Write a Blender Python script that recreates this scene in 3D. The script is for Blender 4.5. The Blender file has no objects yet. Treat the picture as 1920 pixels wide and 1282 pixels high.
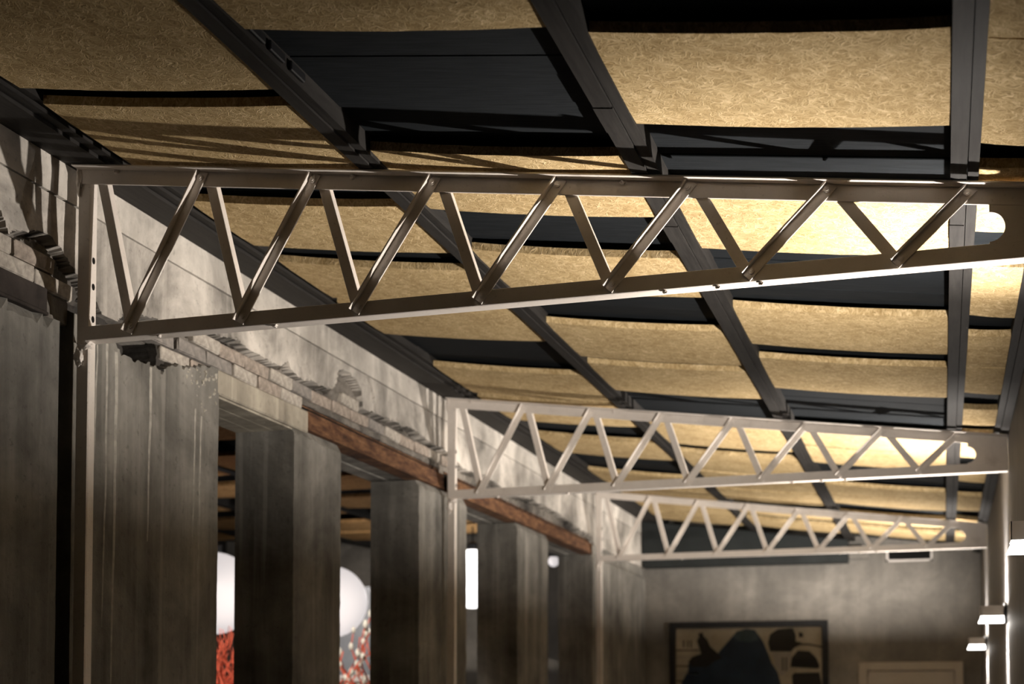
import bpy, bmesh, math, random
from mathutils import Vector, Matrix, noise

random.seed(7)
sc = bpy.context.scene
COL = sc.collection

# ------------------------------------------------------------------ camera
F_PX, YAW, PITCH, PY = 2737.9, 0.2870, 0.0459, 1202.1
EYE = 1.68
cd = bpy.data.cameras.new('camera'); cam = bpy.data.objects.new('camera', cd); COL.objects.link(cam)
cd.sensor_width = 36.0; cd.sensor_fit = 'HORIZONTAL'
cd.lens = F_PX * 36.0 / 1920.0
cd.shift_x = 0.0
cd.shift_y = (PY - 641.0) / 1920.0
cd.clip_start = 0.05
cam.location = (0, 0, EYE)
cam.rotation_euler = (math.pi / 2 + PITCH, 0, YAW)
cd.dof.use_dof = True
cd.dof.focus_distance = 4.2
cd.dof.aperture_fstop = 3.2
sc.camera = cam

# ------------------------------------------------------------------ world, exposure
w = bpy.data.worlds.new('world'); sc.world = w; w.use_nodes = True
w.node_tree.nodes['Background'].inputs[0].default_value = (0.9, 0.95, 1.0, 1)
w.node_tree.nodes['Background'].inputs[1].default_value = 0.0
vs = sc.view_settings
vs.view_transform = 'Standard'; vs.look = 'None'; vs.gamma = 1.0; vs.use_curve_mapping = False
vs.exposure = 0.0

UP_I = 38.0       # sconce up light
DOWN_P = 3.0     # sconce down light

# ------------------------------------------------------------------ measures (metres; camera stands at x=0,y=0)
XL, XR = -2.641, 0.330          # truss left end, right wall
W = -2.671                       # room face of the left wall
WT = 0.285                       # left wall thickness
Y1, SP = 4.0285, 3.64            # first truss, spacing
YB = 13.467                      # back wall
ZT, M = 3.4129, -0.1236          # roof line at XL and its slope
def z0(x): return ZT + M * (x - XL)
ZB = 2.850
def zb(x): return ZB + 0.0063 * (x - XL)
YN = -2.6                        # wall behind the camera
XN = -7.7                        # far side of the neighbouring room

# ------------------------------------------------------------------ helpers
class MB:
    def __init__(s): s.v = []; s.f = []
    def add(s, vs, fs):
        n = len(s.v); s.v += [tuple(q) for q in vs]; s.f += [tuple(i + n for i in f) for f in fs]; return s
    def box(s, x0, x1, y0, y1, za, zb_):
        return s.add([(x0,y0,za),(x1,y0,za),(x1,y1,za),(x0,y1,za),(x0,y0,zb_),(x1,y0,zb_),(x1,y1,zb_),(x0,y1,zb_)],
                     [(0,3,2,1),(4,5,6,7),(0,1,5,4),(1,2,6,5),(2,3,7,6),(3,0,4,7)])
    def prism(s, base, d):
        n = len(base); d = Vector(d); b = [Vector(q) for q in base]
        return s.add(b + [q + d for q in b], [tuple(range(n - 1, -1, -1)), tuple(range(n, 2 * n))] +
                     [(i, (i + 1) % n, (i + 1) % n + n, i + n) for i in range(n)])
    def sweep(s, prof, a, b, u, v):
        """profile (list of 2d) swept straight from a to b, axes u, v"""
        a, b, u, v = Vector(a), Vector(b), Vector(u), Vector(v)
        return s.prism([a + u * p[0] + v * p[1] for p in prof], b - a)
    def slabx(s, x0, x1, y0, y1, h0, h1):
        """box that follows the roof slope: between roof line + h0 and + h1"""
        return s.add([(x0,y0,z0(x0)+h0),(x1,y0,z0(x1)+h0),(x1,y1,z0(x1)+h0),(x0,y1,z0(x0)+h0),
                      (x0,y0,z0(x0)+h1),(x1,y0,z0(x1)+h1),(x1,y1,z0(x1)+h1),(x0,y1,z0(x0)+h1)],
                     [(0,3,2,1),(4,5,6,7),(0,1,5,4),(1,2,6,5),(2,3,7,6),(3,0,4,7)])
    def tube(s, pts, r, n=6):
        pts = [Vector(p) for p in pts]; rings = []
        for i, p in enumerate(pts):
            t = (pts[min(i + 1, len(pts) - 1)] - pts[max(i - 1, 0)]).normalized()
            a = t.cross(Vector((0, 0, 1)) if abs(t.z) < .9 else Vector((1, 0, 0))).normalized(); b = t.cross(a)
            rr = r[i] if isinstance(r, (list, tuple)) else r
            rings.append([p + (a * math.cos(k * 2 * math.pi / n) + b * math.sin(k * 2 * math.pi / n)) * rr for k in range(n)])
        vs = [q for g in rings for q in g]; fs = []
        for i in range(len(pts) - 1):
            for k in range(n):
                k2 = (k + 1) % n; fs.append((i*n+k, i*n+k2, (i+1)*n+k2, (i+1)*n+k))
        fs += [tuple(range(n - 1, -1, -1)), tuple((len(pts) - 1) * n + k for k in range(n))]
        return s.add(vs, fs)
    def lathe(s, prof, c, n=24):
        """prof: (radius, z) from bottom to top"""
        vs = []; fs = []
        for r, z in prof:
            for k in range(n):
                a = 2 * math.pi * k / n; vs.append((c[0] + r * math.cos(a), c[1] + r * math.sin(a), c[2] + z))
        for i in range(len(prof) - 1):
            for k in range(n):
                k2 = (k + 1) % n; fs.append((i*n+k, i*n+k2, (i+1)*n+k2, (i+1)*n+k))
        fs += [tuple(range(n - 1, -1, -1)), tuple((len(prof) - 1) * n + k for k in range(n))]
        return s.add(vs, fs)
    def mesh(s, name, mat, bevel=0, smooth=False, fix=True):
        m = bpy.data.meshes.new(name); m.from_pydata(s.v, [], s.f)
        if fix or bevel:
            bm = bmesh.new(); bm.from_mesh(m)
            bmesh.ops.recalc_face_normals(bm, faces=bm.faces)
            if bevel:
                bmesh.ops.bevel(bm, geom=list(bm.edges), offset=bevel, segments=1, affect='EDGES', profile=.6)
            bm.to_mesh(m); bm.free()
        if smooth: m.polygons.foreach_set('use_smooth', [True] * len(m.polygons))
        if mat: m.materials.append(mat)
        m.update(); return m
    def build(s, name, mat, parent=None, bevel=0, smooth=False, **kw):
        return link(name, s.mesh(name, mat, bevel, smooth), parent, **kw)

def link(name, data, parent=None, label=None, cat=None, group=None, kind=None):
    o = bpy.data.objects.new(name, data); COL.objects.link(o)
    if parent: o.parent = parent
    return tag(o, label, cat, group, kind)
def tag(o, label=None, cat=None, group=None, kind=None):
    if label: o['label'] = label
    if cat: o['category'] = cat
    if group: o['group'] = group
    if kind: o['kind'] = kind
    return o
def empty(name, loc, label=None, cat=None, group=None, kind=None):
    o = bpy.data.objects.new(name, None); COL.objects.link(o); o.location = loc; o.empty_display_size = .1
    return tag(o, label, cat, group, kind)
def child(o, par):
    """parent keeping world place (parents are only translated)"""
    o.parent = par; o.location = Vector(o.location) - Vector(par.location); return o
def fbm(x, y, z, o=4): return noise.fractal(Vector((x, y, z)), 1.0, 2.0, o)

# ------------------------------------------------------------------ materials
class N:
    def __init__(s, name):
        s.m = bpy.data.materials.new(name); s.m.use_nodes = True; s.t = s.m.node_tree
        s.b = s.t.nodes['Principled BSDF']
    def n(s, typ, **kw):
        q = s.t.nodes.new(typ)
        for k, v in kw.items():
            if k.startswith('i_'): q.inputs[k[2:].replace('_', ' ')].default_value = v
            else: setattr(q, k, v)
        return q
    def l(s, a, b): s.t.links.new(a, b)
    def coord(s, scale=(1, 1, 1), rot=(0, 0, 0)):
        c = s.n('ShaderNodeTexCoord'); mp = s.n('ShaderNodeMapping'); s.l(c.outputs['Object'], mp.inputs[0])
        mp.inputs['Scale'].default_value = scale; mp.inputs['Rotation'].default_value = rot; return mp.outputs[0]
    def noise(s, vec, scale=5, detail=6, rough=.6, dist=0):
        q = s.n('ShaderNodeTexNoise'); q.inputs['Scale'].default_value = scale; q.inputs['Detail'].default_value = detail
        q.inputs['Roughness'].default_value = rough; q.inputs['Distortion'].default_value = dist
        s.l(vec, q.inputs['Vector']); return q.outputs['Fac']
    def ramp(s, fac, stops):
        r = s.n('ShaderNodeValToRGB'); e = r.color_ramp.elements
        while len(e) > 1: e.remove(e[-1])
        e[0].position = stops[0][0]; e[0].color = tuple(stops[0][1]) + (1,)
        for p, c in stops[1:]: q = e.new(p); q.color = tuple(c) + (1,)
        s.l(fac, r.inputs[0]); return r.outputs[0]
    def mix(s, fac, a, b, mode='MIX'):
        q = s.n('ShaderNodeMix', data_type='RGBA', blend_type=mode)
        for sock, v in ((0, fac), (6, a), (7, b)):
            if hasattr(v, 'is_linked') or isinstance(v, bpy.types.NodeSocket): s.l(v, q.inputs[sock])
            else: q.inputs[sock].default_value = v if sock == 0 else tuple(v) + ((1,) if len(v) == 3 else ())
        return q.outputs[2]
    def math(s, op, a, b=0):
        q = s.n('ShaderNodeMath', operation=op)
        for i, v in enumerate((a, b)):
            if isinstance(v, bpy.types.NodeSocket): s.l(v, q.inputs[i])
            else: q.inputs[i].default_value = v
        return q.outputs[0]
    def bump(s, h, strength=.3, dist=.01):
        q = s.n('ShaderNodeBump'); q.inputs['Strength'].default_value = strength; q.inputs['Distance'].default_value = dist
        s.l(h, q.inputs['Height']); s.l(q.outputs[0], s.b.inputs['Normal'])
    def done(s, col=None, rough=.7, spec=.3, metal=0):
        if col is not None:
            if isinstance(col, bpy.types.NodeSocket): s.l(col, s.b.inputs['Base Color'])
            else: s.b.inputs['Base Color'].default_value = tuple(col) + (1,)
        s.b.inputs['Roughness'].default_value = rough; s.b.inputs['Specular IOR Level'].default_value = spec
        s.b.inputs['Metallic'].default_value = metal
        return s.m

def g(v, t=(1, 1, 1)): return (v * t[0], v * t[1], v * t[2])
WARM = (1.0, .95, .87)

def mat_paint():
    k = N('cream_paint'); v = k.coord()
    a = k.noise(v, 7, 8, .65); c = k.ramp(a, [(.25, (.50, .44, .39)), (.42, (.68, .62, .56)), (.7, (.76, .70, .64))])
    f = k.noise(v, 90, 4, .6); c = k.mix(k.ramp(f, [(.30, (.5, .5, .5)), (.38, (0, 0, 0))]), c, (.40, .35, .31))
    k.bump(k.noise(v, 160, 3, .6), .25, .002)
    return k.done(c, .42, .45)
def mat_felt(name='ochre_felt', tint=(1, 1, 1)):
    k = N(name); acc = None
    base = k.coord(); wv = k.n('ShaderNodeTexNoise'); wv.inputs['Scale'].default_value = 22; wv.inputs['Detail'].default_value = 2
    k.l(base, wv.inputs['Vector'])
    for i, (rz, sc_) in enumerate(((.3, 1), (1.25, 1.1), (2.2, .9), (2.8, 1.2), (.8, 1.0))):
        ad = k.n('ShaderNodeVectorMath', operation='MULTIPLY_ADD'); k.l(wv.outputs['Color'], ad.inputs[0])
        ad.inputs[1].default_value = (.07, .07, .0); k.l(base, ad.inputs[2])
        mp = k.n('ShaderNodeMapping'); k.l(ad.outputs[0], mp.inputs[0]); mp.inputs['Rotation'].default_value = (0, 0, rz)
        mp.inputs['Location'].default_value = (i * 3.1, i * 1.7, 0)
        mp2 = k.n('ShaderNodeMapping'); k.l(mp.outputs[0], mp2.inputs[0]); mp2.inputs['Scale'].default_value = (210 * sc_, 15 * sc_, 30)
        q = k.noise(mp2.outputs[0], 1, 1.5, .5)
        q = k.math('POWER', q, 2.5)
        acc = q if acc is None else k.math('MAXIMUM', acc, q)
    big = k.noise(base, 5, 4, .6); mid = k.noise(base, 28, 4, .65)
    t = lambda a: tuple(a[i] * tint[i] for i in range(3))
    c = k.ramp(acc, [(.17, t((.23, .155, .065))), (.28, t((.52, .38, .195))), (.42, t((.84, .66, .40)))])
    c = k.mix(k.math('MULTIPLY', k.ramp(mid, [(.35, (1, 1, 1)), (.6, (0, 0, 0))]), .5), c, t((.33, .22, .095)))
    c = k.mix(.35, c, k.ramp(big, [(.3, t((.40, .275, .12))), (.7, t((.68, .51, .265)))]))
    k.bump(acc, .6, .006)
    return k.done(c, .95, .1)
def mat_board():
    k = N('charcoal_board'); v = k.coord((2.2, 60, 30))
    a = k.noise(v, 2, 6, .65)
    c = k.ramp(a, [(.3, (.006, .0075, .009)), (.7, (.015, .0175, .020))])
    k.bump(a, .15, .003); return k.done(c, .85, .12)
def mat_rafter():
    k = N('dark_steel_rafter'); v = k.coord((20, 1.5, 20)); a = k.noise(v, 3, 6, .7)
    c = k.ramp(a, [(.3, (.017, .0155, .0145)), (.7, (.036, .033, .030))])
    k.bump(k.noise(k.coord(), 220, 2, .5), .1, .001); return k.done(c, .7, .15)
def mat_concrete(name, dark, light, streak=.5, drip=0.0, sp=.25, shift=0.0):
    k = N(name)
    v = k.coord(); vv = k.coord((6, 6, .45)); vd = k.coord((26, 26, .55))
    a = k.noise(v, 2.2, 10, .66, .4); b = k.noise(vv, 1.6, 6, .6, .2)
    mixd = k.math('ADD', k.math('MULTIPLY', a, 1 - streak), k.math('MULTIPLY', b, streak))
    mid = tuple((dark[i] + light[i]) * .47 for i in range(3))
    c = k.ramp(mixd, [(.34 + shift, dark), (.49 + shift, mid), (.62 + shift, light)])
    f = k.noise(v, 34, 8, .7); c = k.mix(k.math('MULTIPLY', k.ramp(f, [(.33, (1, 1, 1)), (.42, (0, 0, 0))]), .40), c, g(.6, dark))
    if drip:
        d = k.noise(vd, 1.0, 2, .4)
        c = k.mix(k.math('MULTIPLY', k.ramp(d, [(.64, (0, 0, 0)), (.70, (1, 1, 1))]), drip), c, g(1.25, light))
    h = k.math('ADD', k.math('MULTIPLY', f, .6), k.noise(v, 9, 6, .6)); k.bump(h, .45, .012)
    return k.done(c, .82, sp)
def mat_plain(name, col, rough=.6, spec=.3, var=.25, scale=12, metal=0, bump=0):
    k = N(name); v = k.coord(); a = k.noise(v, scale, 6, .6)
    c = k.ramp(a, [(.3, tuple(x * (1 - var) for x in col)), (.7, tuple(min(1, x * (1 + var)) for x in col))])
    if bump: k.bump(a, bump, .004)
    return k.done(c, rough, spec, metal)
def mat_rust():
    k = N('rusty_steel'); v = k.coord((2, 2, 9)); a = k.noise(v, 4, 10, .7, .3)
    c = k.ramp(a, [(.3, (.025, .013, .009)), (.46, (.085, .038, .019)), (.6, (.17, .085, .040)), (.75, (.26, .16, .095))])
    k.bump(a, .4, .006); return k.done(c, .8, .25)
def mat_emit(name, col, strength, base=(.9, .9, .9)):
    k = N(name); k.b.inputs['Emission Color'].default_value = tuple(col) + (1,); k.b.inputs['Emission Strength'].default_value = strength
    return k.done(base, .4, .3)

PAINT = mat_paint(); FELT = mat_felt(); FELT2 = mat_felt('warm_lit_felt', (1.0, .80, .66)); BOARD = mat_board(); RAFTER = mat_rafter()  # FELT2 carries the next room's warmer lamp tint in its colour
CONC = mat_concrete('worn_concrete', (.06, .056, .049), (.27, .255, .225), .42, .30)
HEAD = mat_concrete('pale_plaster', (.10, .092, .080), (.64, .59, .525), .14, .12, shift=-.015)
BAND = mat_concrete('pale_band', (.22, .20, .175), (.66, .61, .54), .22, .15, shift=-.03)
RUB = mat_concrete('broken_rubble', (.02, .018, .016), (.24, .215, .185), .15, 0)
BACKW = mat_concrete('grey_render', (.12, .112, .10), (.24, .222, .195), .25, 0)
DARKW = mat_plain('dark_wall_paint', (.16, .148, .14), .6, .3, .2, 6)
LINT = mat_concrete('lintel_concrete', (.17, .15, .12), (.50, .45, .36), .35, .3)
BRK = [mat_plain('washed_brick_a', (.36, .325, .28), .9, .2, .35, 40, bump=.5), mat_plain('washed_brick_b', (.29, .245, .205), .9, .2, .4, 34, bump=.5),
       mat_plain('grey_brick', (.22, .20, .18), .9, .2, .3, 34, bump=.5)]
BRKR = mat_plain('red_brick', (.20, .095, .062), .9, .2, .5, 28, bump=.5)
CHIP = mat_plain('chipped_lime', (.36, .335, .28), .9, .2, .3, 40)
CAVE = mat_concrete('hole_shade_rubble', (.010, .009, .008), (.09, .08, .07), .1, 0)  # rubble darkened to stand in for the deep hole's shade
DSTEEL = mat_plain('dark_steel', (.035, .028, .024), .8, .2, .4, 14)  # darker, less orange steel for the near lintel
RUST = mat_rust(); BLACK = mat_plain('black_metal', (.012, .012, .013), .5, .3); VOID = mat_plain('gap_shade', (.010, .009, .008), .9, .1)  # VOID: near-black standing in for shade in gaps, recesses and holes
FLOOR = mat_plain('grey_floor', (.16, .155, .145), .5, .35, .2, 4)
DOORM = mat_plain('beige_door_paint', (.40, .355, .30), .5, .3, .06, 5)
WHITEM = mat_plain('white_enamel', (.62, .58, .54), .45, .4, .06, 10)

# ------------------------------------------------------------------ floor, back wall, right wall, wall behind, neighbouring room shell
MB().box(XN - .2, XR + .2, YN - .2, YB + .2, -.12, 0).build('floor', FLOOR, kind='structure')
MB().box(XN - .2, XR + .25, YB, YB + .2, 0, 3.75).build('wall_back', BACKW, kind='structure')
MB().box(XR, XR + .2, YN, YB, 0, 3.6).build('wall_right', DARKW, kind='structure')
MB().box(XN - .2, XR + .2, YN - .2, YN, 0, 3.8).build('wall_rear', DARKW, kind='structure')
MB().box(XN - .2, XN, YN, YB, 0, 3.8).build('wall_far_left', BACKW, kind='structure')

# ------------------------------------------------------------------ ceiling: deck > boards, rafters, felt panels
ceil = MB().slabx(W - .25, XR + .02, YN, YB, .19, .26).build('ceiling', BLACK, kind='structure')
y = YN; i = 0
while y < YB:
    wd = .33; y1 = min(y + wd, YB)
    MB().slabx(W + .002, XR - .002, y + .0025, y1 - .0025, .058 + (.004 if i % 3 == 1 else 0), .19).build('board', BOARD, ceil, bevel=.002)
    y += wd; i += 1
RAFT = [(-1.655, -1.578), (-.826, -.744), (.036, .107)]
def rafter(xa, xb, split=.6, drop=.007):
    xm = xa + (xb - xa) * split
    mb = MB().slabx(xa, xm - .0015, YN, YB, 0.001, .075); mb.slabx(xm + .0015, xb, YN, YB, drop, .075)
    mb.slabx(xm - .004, xm + .004, YN, YB, .015, .07)
    return mb.build('rafter', RAFTER, ceil, bevel=.0)
for a, b in RAFT: rafter(a, b)
# wall plates: stepped dark beams along both walls
mb = MB(); mb.slabx(W + .003, -2.515, YN, YB, .001, .12); mb.slabx(-2.513, -2.475, YN, YB, .012, .12); mb.slabx(-2.473, -2.445, YN, YB, .024, .12)
mb.build('wall_plate_beam', RAFTER, ceil)
mb = MB(); mb.slabx(.262, .29, YN, YB, .010, .12); mb.slabx(.291, XR - .002, YN, YB, .001, .12); mb.build('wall_plate_beam', RAFTER, ceil)
# butt joints of the rafters where two lengths meet are left visible as small cover plates
for xa, xb, yy in ((-.826, -.744, 3.52), (-.826, -.744, 4.46), (.036, .107, 4.37)):
    MB().slabx(xa - .001, xb - .032, yy, yy + .16, -.0015, .004).build('splice_plate', RAFTER, ceil)
# small hinge-like clips on the first rafter
for yy in (3.10, 3.21, 3.33):
    MB().slabx(-1.578, -1.566, yy, yy + .085, .02, .045).build('clip', BLACK, ceil, bevel=.003)

BAYS = {
 'A': ((-2.445, -1.655), [(1.2,1.8),(2.2,2.8),(2.93,3.48),(3.59,4.21),(4.43,4.94),(5.15,5.68),(5.725,6.28),(6.96,7.62),(7.70,8.38),(8.89,9.56),(10.35,10.93),(10.98,11.56),(11.95,12.55),(12.62,13.2)]),
 'B': ((-1.578, -.826), [(1.5,2.1),(2.53,3.13),(3.93,4.46),(4.90,5.40),(5.92,6.54),(6.67,7.29),(8.12,8.86),(9.13,9.87),(9.94,10.63),(10.74,11.31),(11.7,12.2),(12.5,13.1)]),
 'C': ((-.744, .036), [(.9,1.5),(2.0,2.6),(3.16,3.70),(4.18,4.78),(5.53,6.12),(6.36,6.99),(7.95,8.55),(8.57,9.17),(10.07,10.53),(10.545,11.05),(11.55,12.1),(12.4,13.0)]),
 'D': ((.107, .262), [(1.6,2.2),(2.6,3.205),(3.215,3.82),(3.98,4.52),(4.87,5.50),(5.79,6.31),(6.32,6.85),(7.21,7.63),(7.85,8.61),(9.04,9.53),(10.14,10.91),(11.4,12.0),(12.4,13.0)]),
}
def felt_panel(xa, xb, ya, yb, par, zfun, mat, sag=.0055, th=.030, nx=14, ny=5):
    xa += .001; xb -= .001; vs = []; fs = []; sd = random.random() * 90
    tw = random.uniform(-.004, .004)
    for top in (0, 1):
        for j in range(ny + 1):
            for i_ in range(nx + 1):
                u = i_ / nx; v = j / ny
                x = xa + (xb - xa) * u
                yy = ya + (yb - ya) * v
                if j in (0, ny): yy += .0035 * noise.noise(Vector((x * 45, sd + j, 0)))
                s_ = -sag * 4 * u * (1 - u) * min(1, (xb - xa) / .5) * (1 + .35 * math.cos(2 * math.pi * v)) + tw * (u - .5) * 2
                edge = .004 if (j in (0, ny)) and not top else 0
                vs.append((x, yy, zfun(x) + .012 + s_ + edge + (th if top else 0)))
    k = (nx + 1) * (ny + 1); r = nx + 1
    for j in range(ny):
        for i_ in range(nx):
            a = j * r + i_; fs.append((a, a + r, a + r + 1, a + 1)); fs.append((k + a, k + a + 1, k + a + r + 1, k + a + r))
    for i_ in range(nx):
        fs.append((i_, i_ + 1, k + i_ + 1, k + i_)); b = ny * r + i_; fs.append((b + 1, b, k + b, k + b + 1))
    for j in range(ny):
        a = j * r; fs.append((a + r, a, k + a, k + a + r)); b = j * r + nx; fs.append((b, b + r, k + b + r, k + b))
    return MB().add(vs, fs).build('felt_panel', mat, par)
for key, ((xa, xb), lst) in BAYS.items():
    for ya, yb in lst: felt_panel(xa, xb, ya * .9885, yb * .9885, ceil, z0, FELT)

# ------------------------------------------------------------------ left wall
def interp(tab, v):
    if v <= tab[0][0]: return tab[0][1]
    for (a, p), (b, q) in zip(tab, tab[1:]):
        if v <= b: return p + (q - p) * (v - a) / (b - a)
    return tab[-1][1]
BND = [(2.0,3.13),(3.0,3.14),(3.6,3.16),(3.67,3.155),(3.71,3.10),(3.78,3.127),(3.86,3.16),(3.93,3.16),(4.05,3.10),(4.15,3.03),(4.25,2.97),(4.33,2.995),
       (4.42,3.05),(4.55,3.06),(4.68,3.04),(4.76,3.075),(5.0,3.114),(5.19,3.132),(5.39,3.117),(5.51,3.11),(5.63,3.14),(5.66,3.162),(5.69,3.135),(5.74,3.119),(5.91,3.128),
       (6.115,3.129),(6.178,3.168),(6.215,3.25),(6.30,3.262),(6.42,3.235),(6.485,3.21),(6.50,3.118),(6.68,3.135),(6.95,3.137),(7.2,3.15),(7.44,3.128),
       (7.69,3.124),(8.1,3.07),(8.5,3.10),(9.0,3.06),(9.6,3.10),(10.2,3.10),(10.8,3.06),(11.3,3.05),(11.5,2.9),(14,2.9)]
CRACK = [(3.292,6.565),(3.217,6.634),(3.132,6.663)]
def grid_wall(y0, y1, za, zc, dy, dz, depth, name, mat, mat2, parent, sel):
    ny = max(2, round((y1 - y0) / dy)); nz = max(2, round((zc - za) / dz)); vs = []; fs = []; mi = []
    for j in range(nz + 1):
        for i_ in range(ny + 1):
            yy = y0 + (y1 - y0) * i_ / ny; zz = za + (zc - za) * j / nz
            if 0 < i_ < ny and 0 < j < nz:
                yy += .42 * dy * noise.noise(Vector((yy * 37, zz * 91, 5))); zz += .42 * dz * noise.noise(Vector((yy * 53, zz * 77, 11)))
            vs.append((W + depth(yy, zz), yy, zz))
    r = ny + 1
    for j in range(nz):
        for i_ in range(ny):
            a = j * r + i_; fs.append((a, a + 1, a + r + 1, a + r))
            yy = y0 + (y1 - y0) * (i_ + .5) / ny; zz = za + (zc - za) * (j + .5) / nz; mi.append(1 if sel(yy, zz) else 0)
    # back body
    n = len(vs); bx = W - WT
    vs += [(bx, y0, za), (bx, y1, za), (bx, y0, zc), (bx, y1, zc)]
    fs += [tuple(range(ny, -1, -1)) + (n, n + 1), tuple(nz * r + q for q in range(r)) + (n + 3, n + 2),
           tuple(q * r for q in range(nz + 1)) + (n + 2, n), tuple(q * r + ny for q in range(nz, -1, -1)) + (n + 1, n + 3), (n + 1, n, n + 2, n + 3)]
    mi += [0] * 5
    m = bpy.data.meshes.new(name); m.from_pydata(vs, [], fs); m.materials.append(mat); m.materials.append(mat2)
    m.polygons.foreach_set('material_index', mi); m.update()
    return link(name, m, parent)
def hb(yy, zz):   # wobbling boundary of the plaster
    return interp(BND, yy) + .010 * fbm(yy * 9, 3.3, 0, 4) + .006 * fbm(yy * 40, zz * 40, 7, 3)
def head_depth(yy, zz):
    if zz < 3.019 and (5.877 < yy < 7.7 or 7.78 < yy < 11.3 or yy < 3.92): return -.10     # pocket of the steel lintels
    d = .003 * fbm(yy * 3, zz * 3, 1.5) + .0015 * fbm(yy * 18, zz * 18, 2.5)
    e = hb(yy, zz) - zz
    if e > 0:
        dd = -.030 - .012 * fbm(yy * 22, zz * 26, 4.4, 4)
        if 4.12 < yy < 4.75: dd -= .05 * (.5 + fbm(yy * 9, zz * 12, 2.2, 3))
        if e < .014: dd -= .022
        d += dd
    else:
        cy = interp(CRACK[::-1], zz) if 3.125 < zz < 3.295 else -9
        if abs(yy - cy) < .012: d -= .022
        if -.012 < e: d += .006 * abs(fbm(yy * 30, zz * 30, 9, 3))
    return d
wl = grid_wall(2.0, YB, 2.99, 3.297, .010, .0085, head_depth, 'wall_left', HEAD, RUB, None, lambda a, b: hb(a, b) > b)
wl['kind'] = 'structure'
# the paler ring beam above the plaster, with a shallow joint below it
def band_depth(yy, zz): return .002 + .0025 * fbm(yy * 4, zz * 6, 8.5) + .001 * fbm(yy * 24, zz * 24, 3)
grid_wall(2.0, YB, 3.303, 3.447, .06, .024, band_depth, 'ring_beam', BAND, BAND, wl, lambda a, b: False)
MB().box(W - WT, W - .012, 2.0, YB, 3.295, 3.305).build('mortar_joint', VOID, wl)
MB().box(W - WT, W - .02, 2.0, YB, 3.447, 3.72).build('upper_masonry', BLACK, wl)

# bricks showing where the plaster has fallen
BL, BH = .213, .0515
brick_meshes = {}
def brick(yc, zc, ln, mat, dx=0):
    key = (round(ln, 3), mat.name)
    if key not in brick_meshes:
        mb = MB().box(-.05, 0, -ln / 2, ln / 2, -BH / 2, BH / 2); me = mb.mesh('brick', mat, bevel=.005)
        for v in me.vertices: v.co.x += random.uniform(-.003, .003); v.co.y += random.uniform(-.003, .003); v.co.z += random.uniform(-.002, .002)
        brick_meshes[key] = me
    o = link('brick', brick_meshes[key], wl)
    o.location = (W - .004 + dx, yc, zc); o.rotation_euler = (random.uniform(-.012, .012), 0, random.uniform(-.02, .02))
for ci, zc in enumerate((2.9625, 3.019, 3.0765, 3.134, 3.1915, 3.245)):
    yy = 3.6 + (.11 if ci % 2 else 0) - .062
    while yy < 8.4:
        yc = yy + BL / 2
        hgt = min(interp(BND, yc - .08), interp(BND, yc), interp(BND, yc + .08))
        lint = (4.99 < yc < 8.1) or yc < 3.95
        if hgt > zc + .012 and not (zc < 2.99 and (lint or yc < 4.62)) and not (4.10 < yc < 4.62) and not (zc < 3.04 and yc > 5.87):
            rd = BRKR if (6.17 < yc < 6.5 and zc > 3.15) else random.choice(BRK)
            brick(yc, zc, BL - .006, rd, random.uniform(-.012, .0))
        yy += BL + .006
# chips of lime clinging beside the broken edge
for q in range(46):
    yc = 4.74 + .30 * random.random() ** .6; zc = 2.955 - .16 * random.random() ** 1.6 + (yc - 4.9) * .1
    if zc < 2.83 and yc > 4.95: continue
    s_ = random.uniform(.003, .010); mb = MB(); bm = bmesh.new(); bmesh.ops.create_icosphere(bm, subdivisions=1, radius=s_)
    for v in bm.verts: v.co *= random.uniform(.35, 1.3); v.co.x *= .7
    me = bpy.data.meshes.new('lime_chip'); bm.to_mesh(me); bm.free(); me.materials.append(CHIP)
    o = link('lime_chip', me, wl); o.location = (W + .001, yc, zc)

# lintels
mbl = MB().box(W - WT, W + .002, 5.03, 5.872, 2.892, 2.989); mbl.build('concrete_lintel', LINT, wl, bevel=.006)
mb = MB()
for k_ in range(3): mb.box(W - .28 + k_ * .09, W - .195 + k_ * .09, 5.045, 5.74, 2.884, 2.893)
mb.build('lintel_formwork', LINT, wl)
def steel_lintel(ya, yb, mat=None):
    zl, zh = 2.906, 3.022
    mb = MB().box(W - .010, W - .002, ya, yb, zl + .012, zh - .030)      # web
    mb.box(W - .09, W + .004, ya, yb, zl, zl + .011)                    # bottom flange
    mb.box(W - .09, W - .028, ya, yb, zh - .010, zh - .003)
    o = mb.build('steel_lintel', mat or RUST, wl, bevel=.002)
    MB().box(W - WT + .01, W - .03, ya, yb, zl + .012, zh).build('lintel_core', VOID, o)  # near-black fill gives the gap above the web its shade
    MB().box(W - WT, W - .185, ya, yb, zl - .002, zl + .02).build('soffit_board', CONC, o, bevel=.003)
    MB().box(W - .18, W - .095, ya, yb, zl + .002, zl + .02).build('soffit_board', CONC, o, bevel=.003)
steel_lintel(5.876, 7.70); steel_lintel(7.78, 11.32); steel_lintel(2.05, 3.92, DSTEEL)

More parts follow.
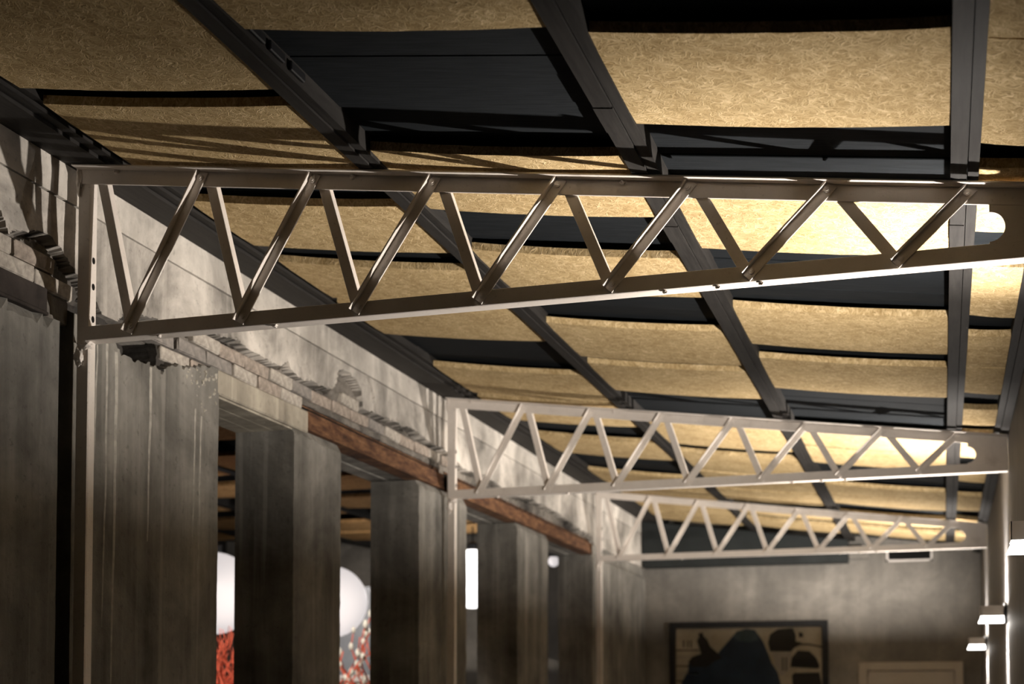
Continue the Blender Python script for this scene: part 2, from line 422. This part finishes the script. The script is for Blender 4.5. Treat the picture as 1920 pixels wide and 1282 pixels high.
# piers and pillars
HOLE = [(4.0,2.96),(4.28,2.955),(4.31,2.918),(4.35,2.893),(4.43,2.887),(4.54,2.903),(4.625,2.893),(4.66,2.925),(4.78,2.945),(4.95,2.985),(5.2,3.02)]
def pier_top(yy, zz): return interp(HOLE, yy) + .008 * fbm(yy * 14, 1.1, 0, 4) + .005 * fbm(yy * 50, zz * 50, 3, 3)
def pier_depth(yy, zz):
    d = .003 * fbm(yy * 4, zz * 1.5, 5.5) + .001 * fbm(yy * 25, zz * 12, 6)
    if zz > pier_top(yy, zz):
        d -= .028 + .010 * fbm(yy * 25, zz * 25, 2)
        if 4.31 < yy < 4.615: d -= .13
    return d
def pillar(ya, yb, ztop, depth, mat, mat2, sel, label, dz=.035, dy=.03, name='concrete_pillar'):
    o = grid_wall(ya, yb, 0, ztop, dy, dz, depth, name, mat, mat2, None, sel)
    return tag(o, label, 'pillar')
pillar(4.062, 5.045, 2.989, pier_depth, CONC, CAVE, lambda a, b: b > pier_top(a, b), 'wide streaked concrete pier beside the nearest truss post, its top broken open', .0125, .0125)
DRIP = mat_plain('lime_streak', (.34, .32, .28), .85, .2, .25, 30)
pier1 = [o for o in COL.objects if o.name.startswith('concrete_pillar')][0]
for (yc, zt_, ln, wd) in ((4.262, 2.90, .95, .013), (4.318, 2.885, 1.25, .017), (4.545, 2.885, .62, .016), (4.20, 2.90, .5, .008), (4.86, 2.80, .55, .008), (4.905, 2.78, .6, .007)):
    mb = MB(); nseg = 24; L_, R_ = [], []
    for q in range(nseg + 1):
        t = q / nseg; ww = wd * .85 * (1 - t) ** .5 * (1 + .35 * noise.noise(Vector((yc * 9, t * 14, 0)))) + .0006; cy = yc + .006 * noise.noise(Vector((yc * 5, t * 4, 3))) - .02 * t * t
        L_.append((W + .0005, cy - ww, zt_ - ln * t)); R_.append((W + .0005, cy + ww, zt_ - ln * t))
    vs_ = []
    for (a_, b_) in zip(L_, R_):
        da = pier_depth(a_[1], a_[2])
        vs_ += [(W + da - .002, a_[1], a_[2]), (W + da + .0035, (a_[1] + b_[1]) / 2, a_[2]), (W + da - .002, b_[1], b_[2])]
    fs_ = []
    for q in range(nseg): fs_ += [(q*3, q*3+1, q*3+4, q*3+3), (q*3+1, q*3+2, q*3+5, q*3+4)]
    mb.add(vs_, fs_).build('lime_streak', DRIP, pier1, smooth=True)
def mk_depth(seed, ya, yb, ragged=2.90):
    def f(yy, zz):
        d = .0025 * fbm(yy * 4 + seed, zz * 1.5, 5.5) + .001 * fbm(yy * 25, zz * 12, seed)
        e = min(yy - ya, yb - yy)
        if e < .001: d -= .006 + .006 * abs(fbm(seed, zz * 6, 1))
        if zz > ragged + .012 * fbm(yy * 20, seed, 1, 3): d -= .02
        return d
    return f
no = lambda a, b: False
pillar(5.742, 6.258, 2.903, mk_depth(1, 5.742, 6.258, 2.893), CONC, RUB, no, 'concrete pillar between the two openings nearest the wide pier')
pillar(7.316, 8.128, 2.903, mk_depth(2, 7.316, 8.128, 2.893), CONC, RUB, no, 'concrete pillar standing behind the middle truss post')
pillar(9.197, 9.975, 2.903, mk_depth(3, 9.197, 9.975, 2.89), CONC, RUB, no, 'concrete pillar under the rusty lintel between middle and far truss posts')
pillar(11.33, YB, 2.99, mk_depth(4, 11.33, 14), CONC, RUB, no, 'concrete pier at the far end joining the back wall')
def near_depth(yy, zz):
    d = mk_depth(5, 0, 9, 2.905)(yy, zz)
    return d
pillar(2.9, 3.985, 2.906, near_depth, CONC, RUB, no, 'dark concrete pier at the left edge, in front of the nearest truss')
MB().box(W - WT, W - .11, 3.985, 4.062, 0, 2.99).build('shade_recess', VOID, wl)  # near-black backing paints the shade in the gap behind the post
MB().box(W - WT, W - .02, 3.92, 4.062, 2.906, 2.99).build('packing_block', RUB, wl, bevel=.006)
MB().box(W - WT, W, YN, 2.9, 0, 3.72).build('end_masonry', CONC, wl)

# ------------------------------------------------------------------ trusses
XK = [-2.195, -1.814, -1.427, -1.043, -.664, -.278, .088]
XBN = [-2.440, -2.052, -1.669, -1.282, -.892, -.499, -.099]
def Lprof(w_, o_, t=.0055):   # in-plane leg along u (0..w), outstanding leg along v at u=0
    return [(0, 0), (w_, 0), (w_, t), (t, t), (t, o_), (0, o_)]
def hexbolt(c, r=.010, h=.010):
    mb = MB(); n = 10
    base = [(c[0] + r * math.cos(2 * math.pi * k / n), c[1], c[2] + r * math.sin(2 * math.pi * k / n)) for k in range(n)]
    mb.prism(base, (0, -h * .6, 0))
    base = [(c[0] + .6 * r * math.cos(2 * math.pi * k / n), c[1] - h * .6, c[2] + .6 * r * math.sin(2 * math.pi * k / n)) for k in range(n)]
    return mb.prism(base, (0, -h * .4, 0))
def lump(name, c, rx, ry, rz, mat, par, seed, amp=.45):
    bm = bmesh.new(); bmesh.ops.create_icosphere(bm, subdivisions=3, radius=1)
    for v in bm.verts:
        q = v.co * (1 + amp * fbm(v.co.x * 1.6 + seed, v.co.y * 1.6, v.co.z * 1.6, 4)); v.co = Vector((q.x * rx + c[0], q.y * ry + c[1], q.z * rz + c[2]))
    me = bpy.data.meshes.new(name); bm.to_mesh(me); bm.free(); me.materials.append(mat)
    return link(name, me, par)
def truss(idx, label):
    y = 0.0     # local: front face of the chords at y=0
    root = empty('roof_truss', (0, Y1 + idx * SP, 0), label, 'truss', 'white roof trusses')
    x0, x1 = XL, XR - .004
    # top chord: upright leg + top leg reaching to the front
    mb = MB()
    top = lambda x: z0(x) - .001
    vL, vR = (x0, 0, top(x0)), (x1, 0, top(x1)); d = Vector(vR) - Vector(vL)
    mb.sweep([(0, 0), (0, -.051), (.006, -.051), (.006, 0)], vL, vR, (0, 1, 0), (0, 0, 1))
    mb.sweep([(-.040, 0), (-.040, -.0055), (0, -.0055), (0, 0)], vL, vR, (0, 1, 0), (0, 0, 1))
    mb.build('top_chord', PAINT, root, bevel=.0012)
    # bottom chord: upright leg + lower leg reaching back
    mb = MB(); bL, bR = (x0 + .004, 0, zb(x0)), (x1, 0, zb(x1))
    mb.sweep([(0, 0), (0, .045), (.006, .045), (.006, 0)], bL, bR, (0, 1, 0), (0, 0, 1))
    mb.sweep([(.006, 0), (.006, .006), (.056, .006), (.056, 0)], bL, bR, (0, 1, 0), (0, 0, 1))
    mb.build('bottom_chord', PAINT, root, bevel=.0012)
    # post: face leg + side leg reaching back on the room side
    mb = MB(); mb.box(x0, x0 + .042, .006, .012, 0, z0(x0) - .01); mb.box(x0 + .036, x0 + .042, .012, .048, 0, z0(x0) - .01)
    post = mb.build('post', PAINT, root, bevel=.0012)
    for zz in (3.115, 3.03, 2.925):
        m2 = MB(); n = 10
        base = [(x0 + .0421, .030 + .008 * math.cos(2 * math.pi * k / n), zz + .011 * math.sin(2 * math.pi * k / n)) for k in range(n)]
        m2.prism(base, (.0012, 0, 0)); m2.build('bolt_hole', VOID, post)
    # diagonals
    def diag(xb_, zb_, xt, zt, front):
        a = Vector((xb_, 0, zb_)); b = Vector((xt, 0, zt)); t = (b - a).normalized()
        n = Vector((-t.z, 0, t.x))           # to the upper left of a rising bar
        if n.x > 0: n = -n
        wd = .033; mb = MB()
        if front:    # starts at upper-left edge, outstanding leg to the front
            mb.sweep(Lprof(wd, .026), a + n * wd / 2 + Vector((0, -.0005, 0)), b + n * wd / 2 + Vector((0, -.0005, 0)), -n, (0, -1, 0))
        else:        # outstanding leg on the right edge, to the back
            mb.sweep(Lprof(wd, .032), a - n * wd / 2 + Vector((0, .0065, 0)), b - n * wd / 2 + Vector((0, .0065, 0)), n, (0, 1, 0))
        o = mb.build('diagonal', PAINT, root, bevel=.001)
        if front:
            hexbolt((b.x - t.x * .022, -.006, b.z - t.z * .022)).build('bolt', PAINT, o)
            hexbolt((a.x + t.x * .022, -.006, a.z + t.z * .022), .009, .007).build('bolt', PAINT, o)
        return o
    for k in range(7):
        diag(XBN[k] - .012, zb(XBN[k]) + .012, XK[k] + .006, z0(XK[k]) - .006, True)
        xs = XK[k - 1] if k else -2.580
        diag(XBN[k] - .006, zb(XBN[k]) + .022, xs + .022, z0(xs) - .035, False)
    # end plate with a half-round notch
    xa = .134; pts = []
    zc, r = 2.958, .040
    pts += [(xa, zb(xa) + .02)]
    pts += [(xa, zc - r)] + [(xa + r * math.sin(a), zc - r * math.cos(a)) for a in [math.pi * q / 14 for q in range(1, 14)]] + [(xa, zc + r)]
    pts += [(xa, z0(xa) - .03), (x1, z0(x1) - .03), (x1, zb(x1) + .02)]
    MB().prism([(p[0], .0015, p[1]) for p in pts], (0, .008, 0)).build('end_plate', PAINT, root)
    # lumps of foam and paint at the post joint, small drips
    lump('plaster_lump', (x0 + .03, .012, ZB - .012), .026, .02, .014, PAINT, root, idx * 3.1)
    lump('plaster_lump', (x0 + .012, .004, ZB - .045), .016, .012, .034, PAINT, root, idx * 3.1 + 5)
    lump('plaster_lump', (x0 + .004, .002, z0(x0) - .035), .010, .01, .045, PAINT, root, idx * 3.1 + 8, .6)
    for xx in (-2.50, -1.69, -.86):
        lump('paint_drip', (xx, -.004, z0(xx) - .012), .009, .007, .008, PAINT, root, xx)
    for xx in (-2.35, -1.95, -.74, -.59, -.47):
        lump('paint_drip', (xx, .012, zb(xx) - .003), .008, .008, .006, PAINT, root, xx)
    return root
truss(0, 'large white steel lattice truss nearest the camera')
truss(1, 'white steel lattice truss in the middle, behind the nearest one')
truss(2, 'smallest white steel lattice truss, nearest the back wall')

# ------------------------------------------------------------------ wall sconces with their lamps
GLOW = mat_emit('lamp_glass', (1.0, .95, .90), 9.0)
def sconce(idx, label):
    yc = 4.51 + idx * SP; cx = .256
    root = empty('wall_sconce', (cx, yc, 2.15), label, 'wall lamp', 'up-and-down wall sconces')
    za, zc, xa, xb, ya, yb, t = 0.018, .072, -.062, .058, -.06, .06, .003
    mb = MB()
    mb.box(xa, xa + t, ya, yb, za, zc); mb.box(xb - t, xb, ya, yb, za, zc); mb.box(xa, xb, ya, ya + t, za, zc); mb.box(xa, xb, yb - t, yb, za, zc)
    mb.box(xa + t, xb - t, ya + t, yb - t, .030, .036)
    mb.build('housing', WHITEM, root)
    # flared frosted glass below
    a, b = .064, .058; c_, d_ = .072, .066
    vs = [(-b, -b, .018), (b - .004, -b, .018), (b - .004, b, .018), (-b, b, .018), (-c_, -d_, -.014), (c_ - .014, -d_, -.014), (c_ - .014, d_, -.014), (-c_, d_, -.014)]
    MB().add(vs, [(0, 1, 2, 3), (7, 6, 5, 4), (0, 4, 5, 1), (1, 5, 6, 2), (2, 6, 7, 3), (3, 7, 4, 0)]).build('diffuser', GLOW, root)
    MB().box(.058, XR - cx - .001, -.035, .035, -.02, .09).build('mount_plate', BLACK, root, bevel=.002)
    MB().lathe([(.012, .037), (.016, .042), (.016, .050), (.010, .054)], (0, 0, 0), 12).build('lamp_socket', BLACK, root)
    ld = bpy.data.lights.new('up_lamp', 'POINT'); ld.energy = UP_I * 4 * math.pi * (.85, 1.1, 1.0)[idx]; ld.shadow_soft_size = .009; ld.color = (1.0, .92, .84)
    # output shaped by direction for effect: more to the sides than straight up
    ld.use_nodes = True; nt = ld.node_tree; em = nt.nodes['Emission']
    ge = nt.nodes.new('ShaderNodeNewGeometry'); sp = nt.nodes.new('ShaderNodeSeparateXYZ'); nt.links.new(ge.outputs['Incoming'], sp.inputs[0])
    rp = nt.nodes.new('ShaderNodeValToRGB'); ab = nt.nodes.new('ShaderNodeMath'); ab.operation = 'ABSOLUTE'
    nt.links.new(sp.outputs[2], ab.inputs[0]); nt.links.new(ab.outputs[0], rp.inputs[0])
    e = rp.color_ramp.elements; e[0].position = .2; e[0].color = (1, 1, 1, 1); e[1].position = .95; e[1].color = (.40, .40, .40, 1)
    q = e.new(.55); q.color = (.75, .75, .75, 1)
    mr = nt.nodes.new('ShaderNodeMapRange'); nt.links.new(sp.outputs[0], mr.inputs[0])      # added bias: more light across the room
    mr.inputs[1].default_value = .05; mr.inputs[2].default_value = -.75; mr.inputs[3].default_value = .07; mr.inputs[4].default_value = 1.2
    mu = nt.nodes.new('ShaderNodeMath'); mu.operation = 'MULTIPLY'; nt.links.new(rp.outputs[0], mu.inputs[0]); nt.links.new(mr.outputs[0], mu.inputs[1])
    my = nt.nodes.new('ShaderNodeMapRange'); nt.links.new(sp.outputs[1], my.inputs[0])      # added bias: less light towards the camera side
    my.inputs[1].default_value = -.05; my.inputs[2].default_value = -.50; my.inputs[3].default_value = 1; my.inputs[4].default_value = .16
    m2 = nt.nodes.new('ShaderNodeMath'); m2.operation = 'MULTIPLY'; nt.links.new(mu.outputs[0], m2.inputs[0])
    mz = nt.nodes.new('ShaderNodeMapRange'); nt.links.new(ab.outputs[0], mz.inputs[0]); mz.inputs[1].default_value = .43; mz.inputs[2].default_value = .60
    mx = nt.nodes.new('ShaderNodeMix'); mx.data_type = 'FLOAT'; nt.links.new(mz.outputs[0], mx.inputs[0]); nt.links.new(my.outputs[0], mx.inputs[2]); mx.inputs[3].default_value = 1.0
    nt.links.new(mx.outputs[0], m2.inputs[1])
    nt.links.new(m2.outputs[0], em.inputs['Strength'])
    for nm, zz, rx, en in (('up_beam', .064, math.pi, 12.0), ('down_beam', -.016, 0.0, 18.0)):      # narrow beams that graze the wall
        bd = bpy.data.lights.new(nm, 'SPOT'); bd.energy = en * 4 * math.pi; bd.spot_size = math.radians(86); bd.spot_blend = .8; bd.shadow_soft_size = .012; bd.color = (1.0, .95, .90)
        bo = bpy.data.objects.new(nm, bd); COL.objects.link(bo); bo.parent = root; bo.location = (.030, 0, zz); bo.rotation_euler = (rx, 0, 0)
    lo = bpy.data.objects.new('up_lamp', ld); COL.objects.link(lo); lo.parent = root; lo.location = (0, 0, .062)
    ad = bpy.data.lights.new('down_lamp', 'AREA'); ad.shape = 'RECTANGLE'; ad.size = .11; ad.size_y = .11; ad.energy = DOWN_P; ad.color = (1.0, .93, .84)
    ao = bpy.data.objects.new('down_lamp', ad); COL.objects.link(ao); ao.parent = root; ao.location = (-.006, 0, -.0155)
sconce(0, 'white wall sconce nearest the camera, cut by the right edge')
sconce(1, 'glowing white wall sconce on the right wall below the middle truss')
sconce(2, 'small glowing wall sconce farthest away, beside the door')

# ------------------------------------------------------------------ back wall: door, picture, vent
d = MB()
xa, xb, zt = -.726, .172, 2.093
d.box(xa, xa + .075, YB - .035, YB, 0, zt); d.box(xb - .075, xb, YB - .035, YB, 0, zt); d.box(xa + .075, xb - .075, YB - .035, YB, zt - .075, zt)
door = d.build('door_1', DOORM, bevel=.003, kind='structure')
leaf = MB().box(xa + .08, xb - .08, YB - .02, YB - .001, .01, zt - .08).build('door_leaf', DOORM, door, bevel=.003)
MB().tube([(xa + .13, YB - .02, 1.03), (xa + .13, YB - .065, 1.03), (xa + .25, YB - .065, 1.03)], .009).build('door_handle', BLACK, leaf)

pl, pr, pb, pt = -2.434, -.99, 1.42, 2.478
pic = empty('framed_picture', ((pl + pr) / 2, YB, pb), 'black framed picture with a dark blue figure on the back wall', 'picture')
def pchild(mb, name, mat, par=pic, bevel=0):
    o = mb.build(name, mat, None, bevel); o.parent = par
    if par is pic: o.location = -Vector(pic.location)
    return o
fr = MB(); fw = .055
fr.box(pl, pl + fw, YB - .04, YB - .001, pb, pt); fr.box(pr - fw, pr, YB - .04, YB - .001, pb, pt)
fr.box(pl + fw, pr - fw, YB - .04, YB - .001, pt - fw, pt); fr.box(pl + fw, pr - fw, YB - .04, YB - .001, pb, pb + fw)
pchild(fr, 'frame', BLACK, bevel=.002)
k = N('printed_paper'); v = k.coord((1, 1, 1)); a = k.noise(v, 5, 6, .6)
PAPER = k.done(k.ramp(a, [(.3, (.30, .255, .18)), (.7, (.46, .40, .31))]), .35, .4)
prn = pchild(MB().box(pl + fw, pr - fw, YB - .016, YB - .012, pb + fw, pt - fw), 'print', PAPER)
INK_B = mat_plain('blue_ink', (.020, .034, .060), .4, .3, .3, 5); INK_K = mat_plain('black_ink', (.018, .016, .014), .4, .3, .3, 8); INK_T = mat_plain('teal_ink', (.05, .075, .085), .4, .3, .3, 6)
PALE = mat_plain('pale_ink', (.30, .27, .23), .4, .3, .1, 8)
U = lambda u, z_: (pl + fw + u * (pr - pl - 2 * fw), z_)
def inkp(pts, mat, lvl, name='printed_shape'):
    # pts in zoomed picture pixels -> picture plane (u along x, down from the top edge)
    q = []
    for (px_, py_) in pts:
        u = (px_ - 150) / (1690 - 150); zt_ = pt - fw - (py_ - (212 - 45 * u)) / 1540 * (pr - pl - 2 * fw)
        q.append((pl + fw + u * (pr - pl - 2 * fw), YB - .0161 - lvl * .0004, max(pb + fw, zt_)))
    m_ = MB().prism(q, (0, -.0004, 0)); o = m_.build(name, mat, None); o.parent = prn
inkp([(230, 1300), (205, 800), (280, 660), (285, 560), (330, 510), (420, 490), (520, 500), (600, 470), (640, 420), (720, 330), (800, 235), (900, 205), (990, 215), (1040, 280), (1080, 340), (1130, 460), (1165, 560), (1230, 660), (1265, 800), (1290, 1300)], INK_B, 1)
inkp([(390, 260), (440, 250), (450, 290), (490, 330), (520, 400), (600, 470), (640, 520), (560, 560), (480, 620), (330, 620), (285, 560), (330, 510), (420, 480), (395, 400), (375, 340), (400, 300)], INK_K, 2)
inkp([(760, 285), (830, 225), (960, 215), (1010, 260), (1030, 320), (940, 345), (820, 335)], INK_T, 2)
inkp([(1150, 260), (1230, 205), (1390, 190), (1420, 260), (1420, 330), (1480, 340), (1460, 370), (1400, 400), (1370, 440), (1150, 440), (1130, 350)], INK_K, 2)
inkp([(1360, 600), (1375, 500), (1440, 425), (1560, 430), (1630, 500), (1665, 580), (1650, 612)], INK_K, 1)
inkp([(1375, 690), (1400, 660), (1660, 650), (1685, 800), (1685, 1300), (1410, 1300)], INK_K, 1)
inkp([(1440, 350), (1560, 350), (1690, 375), (1690, 392), (1550, 368), (1440, 372)], INK_K, 3)
inkp([(1450, 230), (1490, 240), (1500, 280), (1450, 290)], INK_K, 2)
inkp([(1180, 450), (1380, 450), (1340, 640), (1260, 700), (1200, 580)], PALE, 1)
for yy in (440, 510, 610, 690, 770): inkp([(155, yy), (400, yy - 6), (400, yy + 8), (155, yy + 14)], INK_K if yy % 3 else PALE, 1, 'printed_line')
for xx in (225, 270, 305): inkp([(xx, 340), (xx + 16, 338), (xx + 16, 415), (xx, 417)], INK_K, 1, 'printed_stroke')
for xx in (1275, 1310): inkp([(xx, 500), (xx + 14, 498), (xx + 14, 640), (xx, 642)], INK_K, 3, 'printed_stroke')
gl = N('picture_glass'); gl.b.inputs['Transmission Weight'].default_value = 1.0; gl.b.inputs['IOR'].default_value = 1.1
GLASS = gl.done((1, 1, 1), .02, .2)
pchild(MB().box(pl + fw, pr - fw, YB - .023, YB - .021, pb + fw, pt - fw), 'glass', GLASS)

vx0, vx1, vz0, vz1 = -.474, -.075, 2.992, 3.10
vent = empty('air_vent', ((vx0 + vx1) / 2, YB, vz0), 'slatted air vent grille high on the back wall under the ceiling', 'vent')
def vch(mb, name, mat): o = mb.build(name, mat, None); o.parent = vent; o.location = -Vector(vent.location); return o
f = MB(); f.box(vx0, vx1, YB - .018, YB, vz0, vz0 + .016); f.box(vx0, vx1, YB - .018, YB, vz1 - .012, vz1); f.box(vx0, vx0 + .018, YB - .018, YB, vz0, vz1); f.box(vx1 - .018, vx1, YB - .018, YB, vz0, vz1)
vch(f, 'vent_frame', WHITEM); vch(MB().box(vx0 + .018, vx1 - .018, YB - .003, YB - .001, vz0 + .016, vz1 - .012), 'vent_backing', VOID)
for q in range(5):
    zz = vz0 + .022 + q * .015
    vch(MB().add([(vx0 + .018, YB - .016, zz), (vx1 - .018, YB - .016, zz), (vx1 - .018, YB - .004, zz + .008), (vx0 + .018, YB - .004, zz + .008),
                  (vx0 + .018, YB - .016, zz + .002), (vx1 - .018, YB - .016, zz + .002), (vx1 - .018, YB - .004, zz + .010), (vx0 + .018, YB - .004, zz + .010)],
                 [(0,3,2,1),(4,5,6,7),(0,1,5,4),(1,2,6,5),(2,3,7,6),(3,0,4,7)]), 'slat', BLACK)

duct = empty('duct_box', (-1.7, YB, 2.985), 'dark boxed duct running along the top of the back wall', 'duct')
TEAL = mat_plain('dark_teal_paint', (.020, .023, .023), .7, .2, .2, 6)
o = MB().prism([(W + .01, YB - .20, 2.985), (-.80, YB - .20, 2.985), (-.80, YB - .20, z0(-.8) - .002), (W + .01, YB - .20, z0(W) - .004)], (0, .199, 0)).build('duct_body', TEAL, None, bevel=.004); o.parent = duct; o.location = -Vector(duct.location)
o = MB().box(-.80, -.62, YB - .12, YB - .001, 3.02, 3.10).build('duct_end_sleeve', BACKW, None, bevel=.01); o.parent = duct; o.location = -Vector(duct.location)

# ------------------------------------------------------------------ neighbouring room seen between the pillars
zn = lambda x: 3.27
nc = MB().box(XN, W - WT, YN, YB, 3.45, 3.55).build('ceiling_next_room', BLACK, kind='structure')
xs = [-2.96, -3.78, -4.60, -5.42, -6.24, -7.06, XN]
for q in range(1, 6): MB().box(xs[q] - .035, xs[q] + .035, 4, YB, 3.27, 3.45).build('rafter', RAFTER, nc)
for q in range(6):
    yy = 4.6 + (.35 if q % 2 else 0) + .1 * q
    while yy < YB - .62:
        if yy + .6 > 6.0: felt_panel(xs[q + 1] + .035, xs[q] - .035, yy, yy + .6, nc, zn, FELT2, nx=6, ny=2)
        yy += .6 + random.choice((.12, .35, .5))
# white globes hanging in the next room
def at(px_, py_, Y):
    cy, sy, cp, sp_ = math.cos(YAW), math.sin(YAW), math.cos(PITCH), math.sin(PITCH)
    fwd = Vector((-sy * cp, cy * cp, sp_)); r = Vector((cy, sy, 0)); u = r.cross(fwd)
    dv = fwd + r * ((px_ - 960) / F_PX) - u * ((py_ - PY) / F_PX)
    return Vector((0, 0, EYE)) + dv * (Y / dv.y)
GLOBE = mat_emit('opal_glass', (1.0, .94, .94), .62, (.85, .82, .82))
def globe(c, r, label, mat=GLOBE):
    root = empty('globe_lamp', c, label, 'pendant lamp', 'opal globe lamps in the next room')
    prof = [(max(.002, r * math.sin(math.pi * q / 20)), -r * math.cos(math.pi * q / 20)) for q in range(21)]
    MB().lathe(prof, (0, 0, 0), 32).build('globe', mat, root, smooth=True)
    MB().lathe([(.05, r - .01), (.05, r + .05), (.02, r + .07)], (0, 0, 0), 16).build('cap', BLACK, root)
    MB().tube([(0, 0, r + .06), (0, 0, 3.45 - c[2])], .006).build('cord', BLACK, root)
globe(at(402, 1112, 9.6), .30, 'large opal globe lamp seen through the gap beside the wide pier')
globe(at(622, 1128, 10.2), .27, 'opal globe lamp seen through the gap past the second pillar')
globe(at(886, 1085, 12.2), .26, 'bright opal globe lamp in the narrow gap past the middle post', mat_emit('bright_opal', (1, .98, .96), 3.2))

globe(at(1038, 1052, 12.7), .05, 'tiny white globe lamp in the farthest gap by the far truss post')
RED = mat_plain('red_twig', (.70, .13, .07), .6, .3, .3, 30); BUD = mat_plain('white_bud', (.72, .70, .62), .7, .2, .1, 30); POT = mat_plain('white_pot', (.75, .70, .68), .5, .4, .05, 10)
def bouquet(px_, py_, Y, n, h, spread, label, buds, seed, rad=.008):
    random.seed(seed); c = at(px_, py_, Y)
    base = Vector((c.x, c.y, 0)); root = empty('twig_arrangement', base, label, 'dried twigs')
    zt = c.z - .35
    MB().lathe([(.12, 0), (.17, .05), (.19, zt * .5), (.15, zt - .05), (.13, zt)], (0, 0, 0), 24).build('vase', POT, root, smooth=True)
    for q in range(n):
        a = random.uniform(0, 6.28); sp_ = random.uniform(.15, 1) * spread; hh = h * random.uniform(.55, 1.0); pts = []
        b = random.uniform(-.16, .16); c2 = random.uniform(-.16, .16)
        for s_ in range(8):
            t = s_ / 7
            pts.append((math.cos(a) * sp_ * t ** 1.4 + b * math.sin(t * 5), math.sin(a) * sp_ * t ** 1.4 + c2 * math.sin(t * 4), zt - .3 + (hh + .3) * t - .12 * t * t * sp_))
        tw = MB().tube(pts, [rad * (1 - .6 * s_ / 7) for s_ in range(8)], 5).build('twig', RED, root, smooth=True)
        if buds:
            for s_ in (4, 5, 6, 7):
                if random.random() < .5:
                    p = pts[s_]; r_ = random.uniform(.014, .024)
                    MB().lathe([(.003, -r_ * 1.7), (r_ * .8, -r_ * .8), (r_, 0), (r_ * .8, r_ * .9), (.003, r_ * 1.7)], p, 8).build('bud', BUD, tw, smooth=True)
bouquet(420, 1215, 8.9, 80, .56, .42, 'dense tangle of red twigs behind the gap beside the wide pier', False, 3, .0065)
bouquet(655, 1225, 9.3, 18, .66, .40, 'loose red twigs with white buds behind the second pillar', True, 11, .009)
# grey upholstered screen behind and the white counter below
SCR = mat_plain('blue_grey_board', (.17, .18, .20), .6, .3, .15, 5)
c = at(690, 1100, 11.6)
MB().box(c.x - .9, c.x + .75, 11.58, 11.64, 0, 2.72).build('partition_screen', SCR, None, bevel=.01, label='blue grey partition screen behind the globe lamps in the next room', cat='screen')
c = at(668, 1266, 9.9)
cnt = empty('counter', (c.x, 9.9, 0), 'white counter with its top showing at the bottom of the gap', 'counter')
MB().box(-.75, .55, -.1, .45, c.z - .05, c.z).build('counter_top', POT, cnt, bevel=.006)
MB().box(-.70, .50, -.05, .40, 0, c.z - .05).build('counter_body', POT, cnt, bevel=.004)

# ceiling spots added out of view to brighten the next room
for (sx, sy, tx, ty, tz, en, lab) in ((-3.75, 8.0, -4.3, 9.6, 1.2, 260, 'unseen spot added to light the red twigs in the next room'), (-4.6, 10.6, -4.9, 13.0, 1.8, 200, 'unseen spot added to light the back of the next room')):
    rt = empty('fill_spot', (sx, sy, 3.27), lab, 'added spotlight', 'added fill spots of the next room')
    MB().lathe([(.045, -.16), (.045, -.03), (.03, 0)], (0, 0, 0), 16).build('fill_spot_can', BLACK, rt)
    sd = bpy.data.lights.new('fill_spot_lamp', 'SPOT'); sd.energy = en; sd.spot_size = 1.5; sd.spot_blend = .7; sd.shadow_soft_size = .04; sd.color = (1, .90, .80)
    so = bpy.data.objects.new('fill_spot_lamp', sd); COL.objects.link(so); so.parent = rt; so.location = (0, 0, -.165)
    dv = Vector((tx - sx, ty - sy, tz - 3.1)); so.rotation_euler = dv.to_track_quat('-Z', 'Y').to_euler()
